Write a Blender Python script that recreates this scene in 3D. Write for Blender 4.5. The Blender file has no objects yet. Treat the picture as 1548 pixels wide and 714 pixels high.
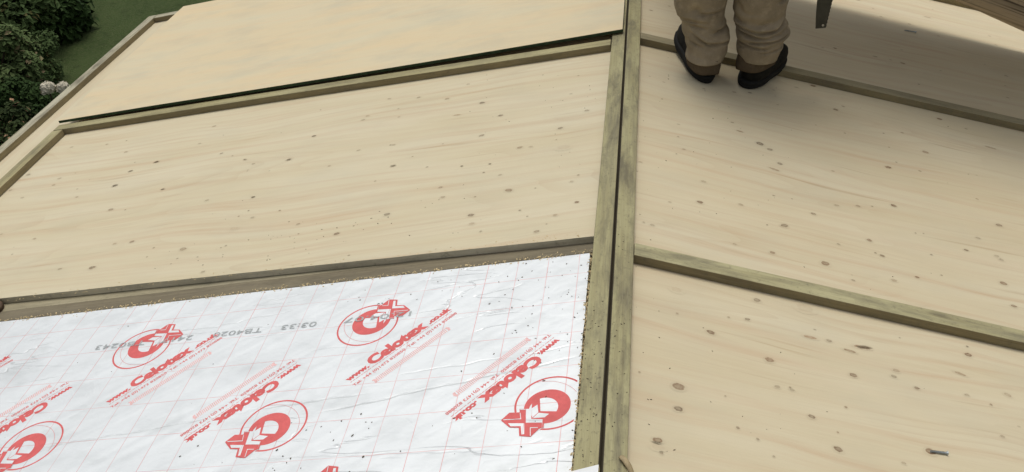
import bpy, bmesh, math, random
from math import sin, cos, tan, pi, radians
from mathutils import Vector, Matrix, noise as mn
random.seed(11)
S = bpy.context.scene
COL = S.collection

# ------------------------------------------------------------------ camera
CAM_LOC = Vector((0.0144, 0.0, 1.25))
RX = Vector((0.9924756, 0.1207717, -0.0201575))     # image right
DN = Vector((0.0515849, -0.5617297, -0.8257111))    # image down
FW = Vector((-0.1110456, 0.8184583, -0.5637330))    # view direction
cam = bpy.data.cameras.new('camera'); co = bpy.data.objects.new('camera', cam); COL.objects.link(co)
m = Matrix((RX, -DN, -FW)).transposed().to_4x4(); m.translation = CAM_LOC
co.matrix_world = m
cam.sensor_width = 36; cam.lens = 1455.73 / 1548 * 36; cam.clip_start = 0.02; cam.clip_end = 500
S.camera = co

# ------------------------------------------------------------------ sky, sun, exposure
SUN_EL, SUN_AZ = 74.0, -12.0       # azimuth measured from +Y (beyond the roof) towards +X
w = bpy.data.worlds.new('World'); S.world = w; w.use_nodes = True
nt = w.node_tree; bg = nt.nodes['Background']
sky = nt.nodes.new('ShaderNodeTexSky'); sky.sky_type = 'NISHITA'; sky.sun_disc = False
sky.sun_elevation = radians(SUN_EL); sky.sun_rotation = radians(SUN_AZ)
sky.air_density = 1.0; sky.dust_density = 4.0; sky.ozone_density = 1.0
hs = nt.nodes.new('ShaderNodeHueSaturation'); hs.inputs['Saturation'].default_value = 0.20
nt.links.new(sky.outputs[0], hs.inputs['Color']); nt.links.new(hs.outputs[0], bg.inputs['Color'])
bg.inputs['Strength'].default_value = 0.104
sl = bpy.data.lights.new('sun', 'SUN'); so = bpy.data.objects.new('sun', sl); COL.objects.link(so)
sl.energy = 1.4; sl.angle = radians(24); sl.color = (1.0, 0.93, 0.82)
e, a = radians(SUN_EL), radians(SUN_AZ)
sd = Vector((sin(a) * cos(e), cos(a) * cos(e), sin(e)))
so.rotation_euler = sd.to_track_quat('Z', 'Y').to_euler(); so.location = sd * 20
S.view_settings.view_transform = 'Standard'; S.view_settings.look = 'None'
S.view_settings.exposure = 0.04; S.view_settings.gamma = 1.0; S.view_settings.use_curve_mapping = False

# ------------------------------------------------------------------ the two roof slopes
TH = radians(11.8427)
ML = Matrix.Rotation(-TH, 4, 'Y')      # left slope: local x = -distance down the slope
MR = Matrix.Rotation(TH, 4, 'Y')       # right slope: local x = +distance down the slope
# local y = along the ridge, local z = above the tops of the ridge battens
def SM(side): return MR if side > 0 else ML

# ------------------------------------------------------------------ material helpers
def mat(name):
    m = bpy.data.materials.new(name); m.use_nodes = True
    nt = m.node_tree; return m, nt, nt.nodes['Principled BSDF']
class NB:
    def __init__(s, nt): s.nt = nt
    def n(s, t, **k):
        x = s.nt.nodes.new(t)
        for a_, b_ in k.items(): setattr(x, a_, b_)
        return x
    def l(s, a_, b_): s.nt.links.new(a_, b_)
    def attr(s, name): return s.n('ShaderNodeAttribute', attribute_name=name)
    def scale(s, src, v):
        x = s.n('ShaderNodeVectorMath', operation='MULTIPLY'); s.l(src, x.inputs[0]); x.inputs[1].default_value = v
        return x.outputs[0]
    def noise(s, vec, scale=1, detail=3, rough=.55, dist=0):
        x = s.n('ShaderNodeTexNoise'); s.l(vec, x.inputs['Vector'])
        x.inputs['Scale'].default_value = scale; x.inputs['Detail'].default_value = detail
        x.inputs['Roughness'].default_value = rough; x.inputs['Distortion'].default_value = dist
        return x.outputs['Fac']
    def ramp(s, fac, stops):
        x = s.n('ShaderNodeValToRGB'); s.l(fac, x.inputs[0]); r = x.color_ramp
        while len(r.elements) < len(stops): r.elements.new(.5)
        for e_, (p, c) in zip(r.elements, stops):
            e_.position = p; e_.color = c if len(c) == 4 else (*c, 1)
        return x.outputs[0]
    def g(s, fac, p0, p1, v0=0, v1=1): return s.ramp(fac, [(p0, (v0,) * 3), (p1, (v1,) * 3)])
    def mix(s, fac, A, B, mode='MIX'):
        x = s.n('ShaderNodeMix', data_type='RGBA', blend_type=mode)
        for sock, v in ((x.inputs[0], fac), (x.inputs[6], A), (x.inputs[7], B)):
            if isinstance(v, (int, float)): sock.default_value = v
            elif isinstance(v, tuple): sock.default_value = v if len(v) == 4 else (*v, 1)
            else: s.l(v, sock)
        return x.outputs[2]
    def math(s, op, A, B=0.0):
        x = s.n('ShaderNodeMath', operation=op)
        for i, v in ((0, A), (1, B)):
            if isinstance(v, (int, float)): x.inputs[i].default_value = v
            else: s.l(v, x.inputs[i])
        return x.outputs[0]
    def bump(s, h, strength, dist, bsdf):
        x = s.n('ShaderNodeBump'); s.l(h, x.inputs['Height']); x.inputs['Strength'].default_value = strength
        x.inputs['Distance'].default_value = dist; s.l(x.outputs[0], bsdf.inputs['Normal'])

def plywood(name, base=(.585, .520, .355), pale=(.63, .575, .42), pink=(.545, .42, .275), knotty=1.0, streak=1.0, blotch=.16):
    """softwood plywood; attribute 'sl' = (along the grain, across, up), 'kn' = how dark a knot is here"""
    m, nt, b = mat(name); N = NB(nt)
    v = N.attr('sl').outputs['Vector']
    # gentle bending of the grain
    wv = N.n('ShaderNodeVectorMath', operation='ADD')
    nz = N.n('ShaderNodeTexNoise'); N.l(N.scale(v, (1.1, 2.3, 1)), nz.inputs['Vector']); nz.inputs['Scale'].default_value = 1; nz.inputs['Detail'].default_value = 2
    N.l(v, wv.inputs[0]); N.l(N.scale(nz.outputs['Color'], (0, .16, 0)), wv.inputs[1])
    g = wv.outputs[0]
    broad = N.g(N.noise(N.scale(g, (.9, 5, 1)), 1.6, 3), .34, .68)
    c = N.mix(broad, base, pale)
    st = N.noise(N.scale(g, (.55, 24, 1)), 1.3, 5, .6)
    gate = N.g(N.noise(N.scale(v, (1.1, 3.4, 1)), 1.7, 3), .38, .64, .30, 1)
    c = N.mix(N.math('MULTIPLY', N.math('MULTIPLY', N.g(st, .48, .70), 1.0 * streak), gate), c, pink)
    # contour lines of the peeled veneer
    f = N.noise(N.scale(g, (.45, 3.2, 1)), 1.5, 1, .4)
    fr = N.math('FRACT', N.math('MULTIPLY', f, 17))
    line = N.math('MULTIPLY', N.g(fr, .0, .45, 1, 0), N.g(N.noise(N.scale(g, (.8, 3, 1)), 2.1, 2), .44, .66))
    c = N.mix(N.math('MULTIPLY', line, .17 * streak), c, (.40, .26, .14))
    # dark resin streaks
    ds = N.noise(N.scale(g, (1.5, 46, 1)), 1.1, 3, .6)
    c = N.mix(N.math('MULTIPLY', N.math('MULTIPLY', N.g(ds, .62, .73), .55 * streak), gate), c, (.36, .235, .125))
    # fine fibre and grey weather bloom
    fine = N.noise(N.scale(v, (9, 260, 30)), 1, 3, .7)
    c = N.mix(.10, c, N.mix(fine, (.30, .24, .15), (.9, .82, .64)))
    bl = N.g(N.noise(N.scale(v, (1, 1.6, 1)), 4.2, 5, .65), .47, .72)
    c = N.mix(N.math('MULTIPLY', bl, blotch), c, (.42, .41, .33))
    # pin knots
    vo = N.n('ShaderNodeTexVoronoi', feature='F1'); N.l(N.scale(v, (12, 17, 1)), vo.inputs['Vector']); vo.inputs['Scale'].default_value = 1
    sel = N.n('ShaderNodeSeparateColor'); N.l(vo.outputs['Color'], sel.inputs[0])
    pin = N.math('MULTIPLY', N.g(vo.outputs['Distance'], .03, .065, 1, 0), N.g(sel.outputs[0], .80, .82))
    c = N.mix(N.math('MULTIPLY', pin, .55 * knotty), c, (.12, .08, .045))
    # knots modelled as slightly proud ovals in the same mesh
    kn = N.attr('kn'); kx = N.n('ShaderNodeSeparateXYZ'); N.l(kn.outputs['Vector'], kx.inputs[0])
    kf = N.math('MULTIPLY', kx.outputs[0], N.g(N.noise(v, 160, 2), .25, .6, .6, 1))
    c = N.mix(kf, c, N.mix(kx.outputs[1], (.085, .060, .036), (.26, .12, .05)))
    N.l(c, b.inputs['Base Color']); b.inputs['Roughness'].default_value = .72; b.inputs['Specular IOR Level'].default_value = .25
    N.bump(fine, .35, .0012, b)
    return m

def timber(name, top=(.38, .345, .175), alt=(.28, .24, .115), stain=(.075, .065, .045), dirt=.5, rough=.8):
    """treated sawn softwood; 'sl' x runs along the length"""
    m, nt, b = mat(name); N = NB(nt)
    v = N.attr('sl').outputs['Vector']
    st = N.noise(N.scale(v, (2.2, 90, 90)), 1, 5, .66, .3)
    c = N.mix(N.g(st, .36, .66), top, alt)
    c = N.mix(N.math('MULTIPLY', N.g(N.noise(N.scale(v, (2.2, 9, 9)), 1, 3), .42, .66), .55), c, (top[0] * 1.2, top[1] * 1.22, top[2] * 1.32))
    s1 = N.noise(N.scale(v, (4.0, 16, 16)), 1.2, 6, .7, .3)
    c = N.mix(N.math('MULTIPLY', N.g(s1, .47, .66), dirt), c, stain)
    s3 = N.noise(N.scale(v, (1.3, 20, 20)), 1.1, 4, .6)
    c = N.mix(N.math('MULTIPLY', N.g(s3, .52, .64), dirt * .55), c, (stain[0] * 1.6, stain[1] * 1.6, stain[2] * 1.6))
    s2 = N.noise(v, 75, 4, .7)
    c = N.mix(N.math('MULTIPLY', N.g(s2, .56, .72), .30 + dirt * .35), c, stain)
    vo = N.n('ShaderNodeTexVoronoi', feature='F1'); N.l(N.scale(v, (5, 16, 16)), vo.inputs['Vector']); vo.inputs['Scale'].default_value = 1
    sel = N.n('ShaderNodeSeparateColor'); N.l(vo.outputs['Color'], sel.inputs[0])
    kn = N.math('MULTIPLY', N.g(vo.outputs['Distance'], .06, .20, 1, 0), N.g(sel.outputs[0], .80, .83))
    c = N.mix(N.math('MULTIPLY', kn, .75), c, (.055, .04, .028))
    fine = N.noise(N.scale(v, (14, 420, 420)), 1, 2, .6)
    c = N.mix(.16, c, N.mix(fine, (.05, .045, .03), (.75, .72, .55)))
    N.l(c, b.inputs['Base Color']); b.inputs['Roughness'].default_value = rough; b.inputs['Specular IOR Level'].default_value = .2
    N.bump(N.mix(.5, fine, s2), .5, .0015, b)
    return m

def plain(name, col, rough=.8, var=.2, scale=30, bump=.3, dist=.002, spec=.25, alt=None, metal=0):
    m, nt, b = mat(name); N = NB(nt); tc = N.n('ShaderNodeTexCoord').outputs['Object']
    f = N.noise(tc, scale, 4, .6)
    A = tuple(x * (1 - var) for x in col); B = alt or tuple(min(1, x * (1 + var)) for x in col)
    N.l(N.mix(N.g(f, .35, .65), A, B), b.inputs['Base Color'])
    b.inputs['Roughness'].default_value = rough; b.inputs['Specular IOR Level'].default_value = spec; b.inputs['Metallic'].default_value = metal
    if bump: N.bump(f, bump, dist, b)
    return m

M_PLY = plywood('deck_plywood')
M_PLY_R = plywood('deck_plywood_right', base=(.575, .50, .335), pale=(.62, .555, .395), streak=1.05)
M_PLYF = plywood('fine_face_plywood', base=(.66, .545, .345), pale=(.62, .565, .40), pink=(.68, .50, .31), knotty=.12, streak=.45, blotch=.34)
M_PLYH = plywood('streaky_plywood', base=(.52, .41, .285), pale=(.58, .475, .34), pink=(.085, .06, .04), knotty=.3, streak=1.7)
M_TIM = timber('treated_green_timber')
M_TIMC = timber('stained_brown_timber', top=(.185, .155, .098), alt=(.13, .105, .068), stain=(.06, .048, .034), dirt=.55)
M_TIMR = timber('ridge_timber', top=(.37, .345, .18), alt=(.27, .24, .12), dirt=.75)
M_GAPSHADE = timber('gap_shade_timber', top=(.085, .065, .038), alt=(.055, .042, .026), dirt=.5)  # shade of the ridge gap, painted onto the ridge batten sides
M_SIDE = timber('yellow_brown_timber_side', top=(.235, .185, .085), alt=(.16, .12, .055), dirt=.45)  # side faces yellower than the tops, with side shade added to the colour
M_TIMW = timber('weathered_edge_timber', top=(.44, .42, .31), alt=(.33, .30, .20), dirt=.75)
M_GREY = timber('grey_sheathing', top=(.26, .25, .185), alt=(.20, .19, .14), dirt=.3)
M_EDGE = plain('dark_green_edge', (.030, .052, .024), .8, .3, 60)  # flat dark green on every edge of the loose sheet
M_PLYEDGE = timber('plywood_edge', top=(.60, .55, .41), alt=(.46, .41, .30), dirt=.35)
M_CORE = plain('insulation_foam_core', (.55, .46, .27), .9, .12, 80)

# ------------------------------------------------------------------ mesh helpers
def set_sl(me, along='x', off=(0, 0, 0)):
    at = me.attributes.new('sl', 'FLOAT_VECTOR', 'POINT')
    for i, v in enumerate(me.vertices):
        x, y, z = v.co
        p = (x, y, z) if along == 'x' else (y, x, z)
        at.data[i].vector = (p[0] + off[0], p[1] + off[1], p[2] + off[2])
def link(name, me, parent=None, mw=None):
    o = bpy.data.objects.new(name, me); COL.objects.link(o)
    if parent is not None: o.parent = parent
    if mw is not None: o.matrix_world = mw
    return o
def tag(o, label=None, cat=None, group=None, kind=None):
    if label: o['label'] = label
    if cat: o['category'] = cat
    if group: o['group'] = group
    if kind: o['kind'] = kind
    return o
def empty(name, loc=(0, 0, 0), rot=None):
    o = bpy.data.objects.new(name, None); COL.objects.link(o); o.location = loc; o.empty_display_size = .05
    if rot: o.rotation_euler = rot
    return o
def finish(bm, name, mats, smooth=False):
    me = bpy.data.meshes.new(name)
    bmesh.ops.recalc_face_normals(bm, faces=bm.faces)
    bm.to_mesh(me); bm.free()
    for q in mats: me.materials.append(q)
    if smooth:
        for p in me.polygons: p.use_smooth = True
    return me
def recentre(o_me, mw):
    """move the origin of a slope-space mesh to the middle of its own footprint"""
    vs = [v.co for v in o_me.vertices]
    c = Vector((sum(v.x for v in vs) / len(vs), sum(v.y for v in vs) / len(vs), min(v.z for v in vs)))
    o_me.transform(Matrix.Translation(-c))
    return mw @ Matrix.Translation(c)
def prism(pts, z0, z1, bevel=0.0, cuts=0):
    """closed prism on a polygon of local (x, y), from z0 up to z1"""
    bm = bmesh.new()
    lo = [bm.verts.new((x, y, z0)) for x, y in pts]; hi = [bm.verts.new((x, y, z1)) for x, y in pts]
    n = len(pts)
    bm.faces.new(lo[::-1]); top = bm.faces.new(hi)
    for i in range(n): bm.faces.new((lo[i], lo[(i + 1) % n], hi[(i + 1) % n], hi[i]))
    bmesh.ops.recalc_face_normals(bm, faces=bm.faces)
    if bevel: bmesh.ops.bevel(bm, geom=list(bm.edges), offset=bevel, segments=2, affect='EDGES', profile=.5)
    return bm
def wavy(side, p0, p1, n, amp, seed):
    """points from p0 to p1 (slope coords), wandering a little like a hand-sawn edge"""
    out = []
    for i in range(n + 1):
        t = i / n; x = p0[0] + (p1[0] - p0[0]) * t; y = p0[1] + (p1[1] - p0[1]) * t
        if 0 < i < n:
            k = mn.noise(Vector((t * n * .35, seed, 0))) * amp
            y += k if abs(p1[0] - p0[0]) > abs(p1[1] - p0[1]) else 0
            x += k if abs(p1[0] - p0[0]) <= abs(p1[1] - p0[1]) else 0
        out.append((x, y))
    return out
def slope_piece(name, side, pts, n0, n1, mats, along='x', bevel=.0015, off=(0, 0, 0), knots=None, edge_mat=None, parent=None):
    P = [(side * s, y) for s, y in pts]
    bm = prism(P, n0, n1, bevel)
    if edge_mat is not None:
        for f in bm.faces:
            if abs(f.normal.z) < .6: f.material_index = edge_mat
    me = bpy.data.meshes.new(name); bmesh.ops.recalc_face_normals(bm, faces=bm.faces)
    KL_ = bm.verts.layers.float_vector.new('kn')
    def kv(p, val, hue):
        v_ = bm.verts.new(p); v_[KL_] = (val, hue, 0); return v_
    if knots:
        for (s, y, cde) in knots:
            R_, dk, el, hue = dict(s=(.0026, .72, 1.1, 0), m=(.0042, .55, 1.5, .1), d=(.0054, .90, 1.45, 0), b=(.0070, .82, 1.45, .1), x=(.0096, .84, 1.3, .3), t=(.0045, .75, 3.4, .5), f=(.011, .15, 1.5, .5))[cde]
            R_ *= random.uniform(.65, 1.2); dk *= random.uniform(.78, 1.15); hue = min(1, hue + random.uniform(0, .5))
            ang = random.uniform(-.25, .25)
            rings = ((0, dk * .70), (.5, dk * .78), (.80, dk), (.98, dk * .75), (1.12, dk * .12), (1.45, dk * .10), (1.7, 0))
            rr = [random.uniform(.85, 1.15) for _ in range(14)]
            prev = None
            for q, (rad, val) in enumerate(rings):
                if q == 0: cur = [kv((side * s, y, n1 + .0004), val, hue)]
                else:
                    cur = []
                    for j in range(14):
                        t = 2 * pi * j / 14; r_ = R_ * rad * (rr[j] if rad < 1.5 else 1)
                        dx, dy = r_ * el * cos(t), r_ * sin(t)
                        cur.append(kv((side * s + dx * cos(ang) - dy * sin(ang), y + dx * sin(ang) + dy * cos(ang), n1 + (.0004 if rad < 2 else .0002)), val, hue))
                if prev:
                    for j in range(14):
                        k = (j + 1) % 14
                        if len(prev) == 1: bm.faces.new((prev[0], cur[j], cur[k]))
                        else: bm.faces.new((prev[j], cur[j], cur[k], prev[k]))
                prev = cur
    bm.normal_update()
    for f in bm.faces:
        if len(f.verts) < 5 and f.normal.z < -.5 and min(v.co.z for v in f.verts) > n1 + .0001: f.normal_flip()
    bm.to_mesh(me); bm.free()
    set_sl(me, along, off)
    for q in mats: me.materials.append(q)
    mw = recentre(me, SM(side))
    return link(name, me, parent, mw if parent is None else None)
def rect(s0, s1, y0, y1): return [(s0, y0), (s1, y0), (s1, y1), (s0, y1)]
KNOTS_LEFT = """0.527,2.879,m 0.847,2.951,m 0.801,2.863,m 0.583,2.789,m 0.454,2.716,d 0.378,2.605,b 0.525,2.656,t 0.108,2.55,m 0.18,2.462,d 0.421,2.49,d 1.014,2.663,d 0.818,2.513,m 0.704,2.515,m 0.538,2.473,s 0.291,2.379,b 0.258,2.374,m 0.162,2.343,f 1.055,2.52,m 0.893,2.437,m 0.674,2.378,m 0.453,2.319,s 0.369,2.307,s 0.15,2.807,s 0.27,2.856,s 0.748,2.772,s 1.052,2.863,s 0.184,2.983,m 1.152,2.727,s 0.622,2.42,s 1.461,2.869,m 1.587,2.652,d 1.681,2.674,s 1.664,2.61,m 1.89,2.862,m 2.05,2.955,m 2.052,2.888,m 1.677,2.521,m 1.814,2.594,s 1.465,2.444,m 1.227,2.57,m 1.18,2.528,m 1.464,2.744,m 1.764,2.769,m 1.811,2.866,s 2.126,2.706,m 1.099,2.309,m 1.587,2.65,d 1.666,2.611,m 1.68,2.52,d 1.608,2.358,d 1.465,2.445,m 1.26,2.33,m 1.099,2.309,d 1.084,2.231,s 1.106,2.206,s 1.055,2.188,m 0.977,2.207,s 1.424,2.143,d 1.222,2.065,b 1.493,2.028,b 1.219,2.019,s 1.105,1.936,m 1.096,2.141,f 1.097,2.046,s 1.085,2.053,s 0.872,2.066,s 0.89,2.118,m 1.845,2.163,s 2.129,2.712,m 2.134,2.605,m 1.799,2.479,m 1.223,2.566,m 1.054,2.521,m 2.042,2.534,m 1.814,2.24,m 1.328,2.048,s 1.228,1.996,s 1.155,2.014,s 0.294,2.148,b 0.382,2.047,b 0.627,2.107,d 0.753,2.041,d 0.125,2.15,m 0.104,2.044,d 0.385,2.138,s 0.38,2.263,s 0.33,2.237,m 0.369,2.308,s 0.155,1.996,m 0.174,1.96,s 0.373,2.006,m 0.343,1.964,s 0.496,2.213,m 0.52,2.117,s 0.479,2.159,m 0.196,1.932,m 0.228,2.007,s 0.109,2.179,s 0.251,2.04,s 0.561,2.342,s 0.452,2.315,s 0.673,2.379,m"""
KNOTS_RIGHT = """0.091,3.349,d 0.133,2.773,m 0.262,2.791,m 0.127,2.652,s 0.361,2.817,m 0.413,2.839,d 0.497,2.9,m 0.499,2.796,m 0.642,3.005,d 0.627,2.878,s 0.695,2.858,d 0.61,2.713,s 0.699,2.702,s 0.415,2.506,b 0.187,2.37,m 0.172,2.436,s 0.36,2.555,t 0.165,2.334,s 1.041,3.852,m 1.26,3.777,m 1.509,3.915,m 1.509,3.826,m 0.728,3.367,m 0.777,3.388,d 0.928,3.397,m 1.031,3.393,d 1.056,3.527,m 0.987,3.399,m 1.176,3.406,m 1.417,3.401,m 1.262,3.975,t 1.391,3.29,m 1.063,2.969,d 1.08,2.924,s 0.951,2.697,b 0.832,2.674,s 1.196,2.836,t 0.9,2.798,m 0.627,2.877,s 0.833,2.763,s 0.7,2.702,s 0.065,2.245,m 0.464,2.412,d 0.444,2.372,t 0.621,2.44,m 0.802,2.54,d 0.836,2.585,s 0.902,2.562,m 1.062,2.613,s 0.058,2.153,m 0.222,2.11,d 0.528,2.18,d 0.772,2.32,d 1.048,2.468,m 0.477,2.232,s 0.44,2.089,d 0.395,1.953,b 0.527,1.958,b 0.665,2.111,d 0.806,2.199,s 0.829,2.206,s 0.988,2.247,m 0.935,2.171,d 1.018,2.176,m 0.998,2.05,d 0.995,1.958,b 0.762,1.989,d 0.832,2.023,s 0.687,2.051,d 0.827,2.109,s 0.696,1.952,m 0.302,1.953,m 0.576,2.059,m 0.588,1.913,m 0.098,1.955,m 0.067,1.99,s 0.077,1.959,s 0.331,2.143,m 0.706,2.289,s 0.602,2.251,m 0.143,2.078,m 0.153,1.718,f 0.338,1.747,b 0.268,1.662,s 0.31,1.67,d 0.45,1.757,f 0.153,1.635,s 0.347,1.55,x 0.152,1.408,x 0.15,1.346,d 0.073,1.424,s 0.245,1.411,s 0.109,1.253,d 0.109,1.237,f 0.116,1.224,s 0.328,1.278,s 0.459,1.334,x 0.649,1.384,x 0.448,1.656,t 0.571,1.664,t 0.564,1.662,t 0.527,1.561,b 0.532,1.64,t 0.386,1.473,m 0.355,1.472,m 0.664,1.566,d 0.817,1.721,b 0.779,1.647,t 0.775,1.58,m 0.823,1.566,s 0.873,1.611,m 0.82,1.475,m 0.225,1.597,d 0.629,1.608,m 0.494,1.457,s 0.49,1.659,m 0.823,1.751,s 0.662,1.727,s 0.264,1.331,s 0.465,1.38,s 0.586,1.336,m 0.301,1.313,s"""

# ------------------------------------------------------------------ ground, lawn and sky side
GZ = -2.9
def lawn_mat():
    m, nt, b = mat('lawn_grass'); N = NB(nt); tc = N.n('ShaderNodeTexCoord').outputs['Object']
    c = N.mix(N.g(N.noise(tc, 1.1, 4), .35, .65), (.050, .080, .026), (.070, .106, .036))
    c = N.mix(N.g(N.noise(tc, 38, 4, .7), .42, .68), c, (.098, .122, .050))
    c = N.mix(N.math('MULTIPLY', N.g(N.noise(tc, 9, 3), .55, .75), .5), c, (.026, .036, .016))
    N.l(c, b.inputs['Base Color']); b.inputs['Roughness'].default_value = .9; b.inputs['Specular IOR Level'].default_value = .1
    N.bump(N.noise(tc, 70, 3, .7), 1, .03, b); return m
bm = bmesh.new(); bmesh.ops.create_grid(bm, x_segments=40, y_segments=40, size=150)
for v in bm.verts: v.co.z = .12 * mn.noise(v.co * .08)
me = finish(bm, 'lawn', [lawn_mat()], True)
o = link('lawn', me); o.location = (0, 0, GZ); tag(o, kind='structure')
M_SOIL = plain('bed_soil', (.018, .013, .009), .95, .4, 14, 1, .04, .1)
bm = bmesh.new()
pts = [(-8.6, 2.5), (-4.6, 2.5), (-4.65, 6), (-4.95, 7.0), (-5.6, 7.6), (-6.1, 8.3), (-6.6, 10.6), (-7.2, 13), (-8.6, 13.5)]
bm = prism(pts, -.3, .16, 0); me = finish(bm, 'planting_bed', [M_SOIL]); o = link('planting_bed', me); o.location = (0, 0, GZ); tag(o, kind='structure')

# ------------------------------------------------------------------ the building below the roof
root = empty('garden_building', (0, 1.9, GZ))
tag(root, 'low timber garden building carrying the half-boarded pitched roof', 'building')
M_WALL = plain('wall_cladding', (.26, .22, .15), .8, .15, 6)
Y0, Y1 = -.9, 4.27
def wbox(name, x0, x1, y0, y1, z0, z1, mt, parent):
    bm = prism([(x0, y0), (x1, y0), (x1, y1), (x0, y1)], z0, z1, .003)
    me = bpy.data.meshes.new(name); bm.to_mesh(me); bm.free(); set_sl(me, 'x'); me.materials.append(mt)
    o = link(name, me, parent); o.matrix_parent_inverse = Matrix.Translation(-Vector(parent.location)); return o
zt = -2.30 * sin(TH) - .19
for nm, a_ in (('wall', (-2.16, -2.06, Y0 + .15, Y1 - .15)), ('wall', (2.06, 2.16, Y0 + .15, Y1 - .15)), ('wall', (-2.06, 2.06, Y1 - .25, Y1 - .15)), ('wall', (-2.06, 2.06, Y0 + .15, Y0 + .25))):
    wbox(nm, *a_, GZ - .1, zt, M_WALL, root)
for side in (-1, 1):
    # structural deck under the insulation, plus the eaves fascia
    P = [(side * s, y) for s, y in rect(.022, 2.385, Y0, Y1 - .003)]
    bm = prism(P, -.165, -.0935, .002); me = bpy.data.meshes.new('roof_deck'); bm.to_mesh(me); bm.free(); set_sl(me, 'y'); me.materials.append(M_GREY)
    o = link('roof_deck', me, root); o.matrix_parent_inverse = Matrix.Translation(-Vector(root.location)); o.matrix_local = SM(side)
    P = [(side * s, y) for s, y in rect(2.392, 2.414, Y0, Y1)]
    bm = prism(P, -.20, -.028, .002); me = bpy.data.meshes.new('fascia'); bm.to_mesh(me); bm.free(); set_sl(me, 'y'); me.materials.append(M_TIM)
    o = link('fascia', me, root); o.matrix_local = SM(side)
for ch in root.children:
    ch.matrix_parent_inverse = Matrix.Translation(-Vector(root.location))
wbox('ridge_beam', -.021, .021, Y0, Y1 - .01, -.30, -.10, M_TIMC, root)

# ------------------------------------------------------------------ decking sheets
KL = [(float(a_), float(b_), c_) for a_, b_, c_ in (q.split(',') for q in KNOTS_LEFT.split())]
KR = [(float(a_), float(b_), c_) for a_, b_, c_ in (q.split(',') for q in KNOTS_RIGHT.split())]
def kin(K, s0, s1, y0, y1): return [k for k in K if s0 + .012 < k[0] < s1 - .012 and y0 + .012 < k[1] < y1 - .012]
def more(K, n, s0, s1, y0, y1, seed):
    r = random.Random(seed); out = list(K)
    for _ in range(n): out.append((r.uniform(s0 + .03, s1 - .03), r.uniform(y0 + .03, y1 - .03), r.choice('ssmmmd')))
    return out
G_DECK = 'plywood sheets fixed to the roof slopes'
# left slope, middle sheet; its near edge is cut a little askew
pts = wavy(-1, (.010, 1.880), (2.150, 1.940), 60, .0022, 3) + [(2.150, 3.040), (.010, 3.040)]
o = slope_piece('plywood_sheet', -1, pts, -.042, -.024, [M_PLY, M_PLYEDGE], knots=more(kin(KL, .05, 2.15, 1.9, 2.95), 26, .1, 2.1, 1.95, 2.9, 5), edge_mat=1, bevel=0, off=(3.1, 0.7, 0))
tag(o, 'knotty pale plywood sheet on the left slope between the foil board and the overlapping sheet', 'plywood sheet', G_DECK)
# left slope, narrow strip along the eaves and the sheet under the loose one
o = slope_piece('plywood_strip', -1, rect(2.153, 2.388, Y0, 4.268), -.042, -.0245, [M_PLY, M_PLYEDGE], along='y', edge_mat=1, off=(1.2, 8.4, 0))
tag(o, 'long narrow pale plywood strip between the two eaves battens on the left', 'plywood strip')
o = slope_piece('plywood_sheet', -1, rect(.010, 2.150, 3.043, 4.268), -.042, -.0245, [M_PLY, M_PLYEDGE], edge_mat=1, off=(5.7, 2.3, 0))
tag(o, 'plywood sheet on the far left slope hidden beneath the loose smooth sheet', 'plywood sheet', G_DECK)
# right slope: three sheets from near to far
for (y0, y1, lb, sd, nx) in ((.570, 1.800, 'knotty plywood sheet nearest the camera on the right slope, large dark knots', 21, 6),
                         (1.803, 3.042, 'pale plywood sheet in the middle of the right slope, below the boots', 22, 22),
                         (3.045, 4.268, 'shaded plywood sheet on the far right slope beyond the boots', 23, 14)):
    o = slope_piece('plywood_sheet', 1, rect(.010, 2.388, y0, y1), -.042, -.024, [M_PLY_R, M_PLYEDGE], knots=more(kin(KR, .05, 2.3, y0, y1), nx, .1, 1.9, y0, y1, sd), edge_mat=1, off=(sd * 1.7, sd * .93, 0))
    tag(o, lb, 'plywood sheet', G_DECK)
o = slope_piece('plywood_sheet', 1, rect(.010, 2.388, Y0, .567), -.042, -.024, [M_PLY_R, M_PLYEDGE], edge_mat=1, off=(2, 31, 0))
tag(o, 'plywood sheet of the right slope behind the camera position', 'plywood sheet', G_DECK)
# the loose sheet lying on top of the battens, upper left: sags a little
def loose_sheet():
    bm = bmesh.new(); nx, ny = 36, 16
    def pos(u, v, top):
        # v: 0 near edge .. 1 far edge, u: 0 ridge .. 1 eaves
        ynear = 3.030 - .008 * sin(min(1, u * 1.25) * pi) + .032 * u
        s = .0085 + (2.190 - .0085) * u
        y = ynear + (4.262 - ynear) * v
        z = (.0165 if top else .0060) + .004 * sin(u * pi) * (1 - v) * 0
        return (-s, y, z)
    T = [[bm.verts.new(pos(i / nx, j / ny, 1)) for j in range(ny + 1)] for i in range(nx + 1)]
    B = [[bm.verts.new(pos(i / nx, j / ny, 0)) for j in range(ny + 1)] for i in range(nx + 1)]
    for i in range(nx):
        for j in range(ny):
            bm.faces.new((T[i][j], T[i + 1][j], T[i + 1][j + 1], T[i][j + 1]))
            bm.faces.new((B[i][j], B[i][j + 1], B[i + 1][j + 1], B[i + 1][j]))
    for i in range(nx):
        for j in (0, ny):
            f = bm.faces.new((T[i][j], B[i][j], B[i + 1][j], T[i + 1][j])); f.material_index = 1
    for j in range(ny):
        for i in (0, nx):
            f = bm.faces.new((T[i][j], T[i][j + 1], B[i][j + 1], B[i][j])); f.material_index = 1
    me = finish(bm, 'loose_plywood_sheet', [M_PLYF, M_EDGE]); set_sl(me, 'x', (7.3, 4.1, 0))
    mw = recentre(me, ML); return link('loose_plywood_sheet', me, None, mw)
tag(loose_sheet(), 'smooth warm-toned loose plywood sheet with dark edge laid over the battens, upper left', 'plywood sheet')

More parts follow.
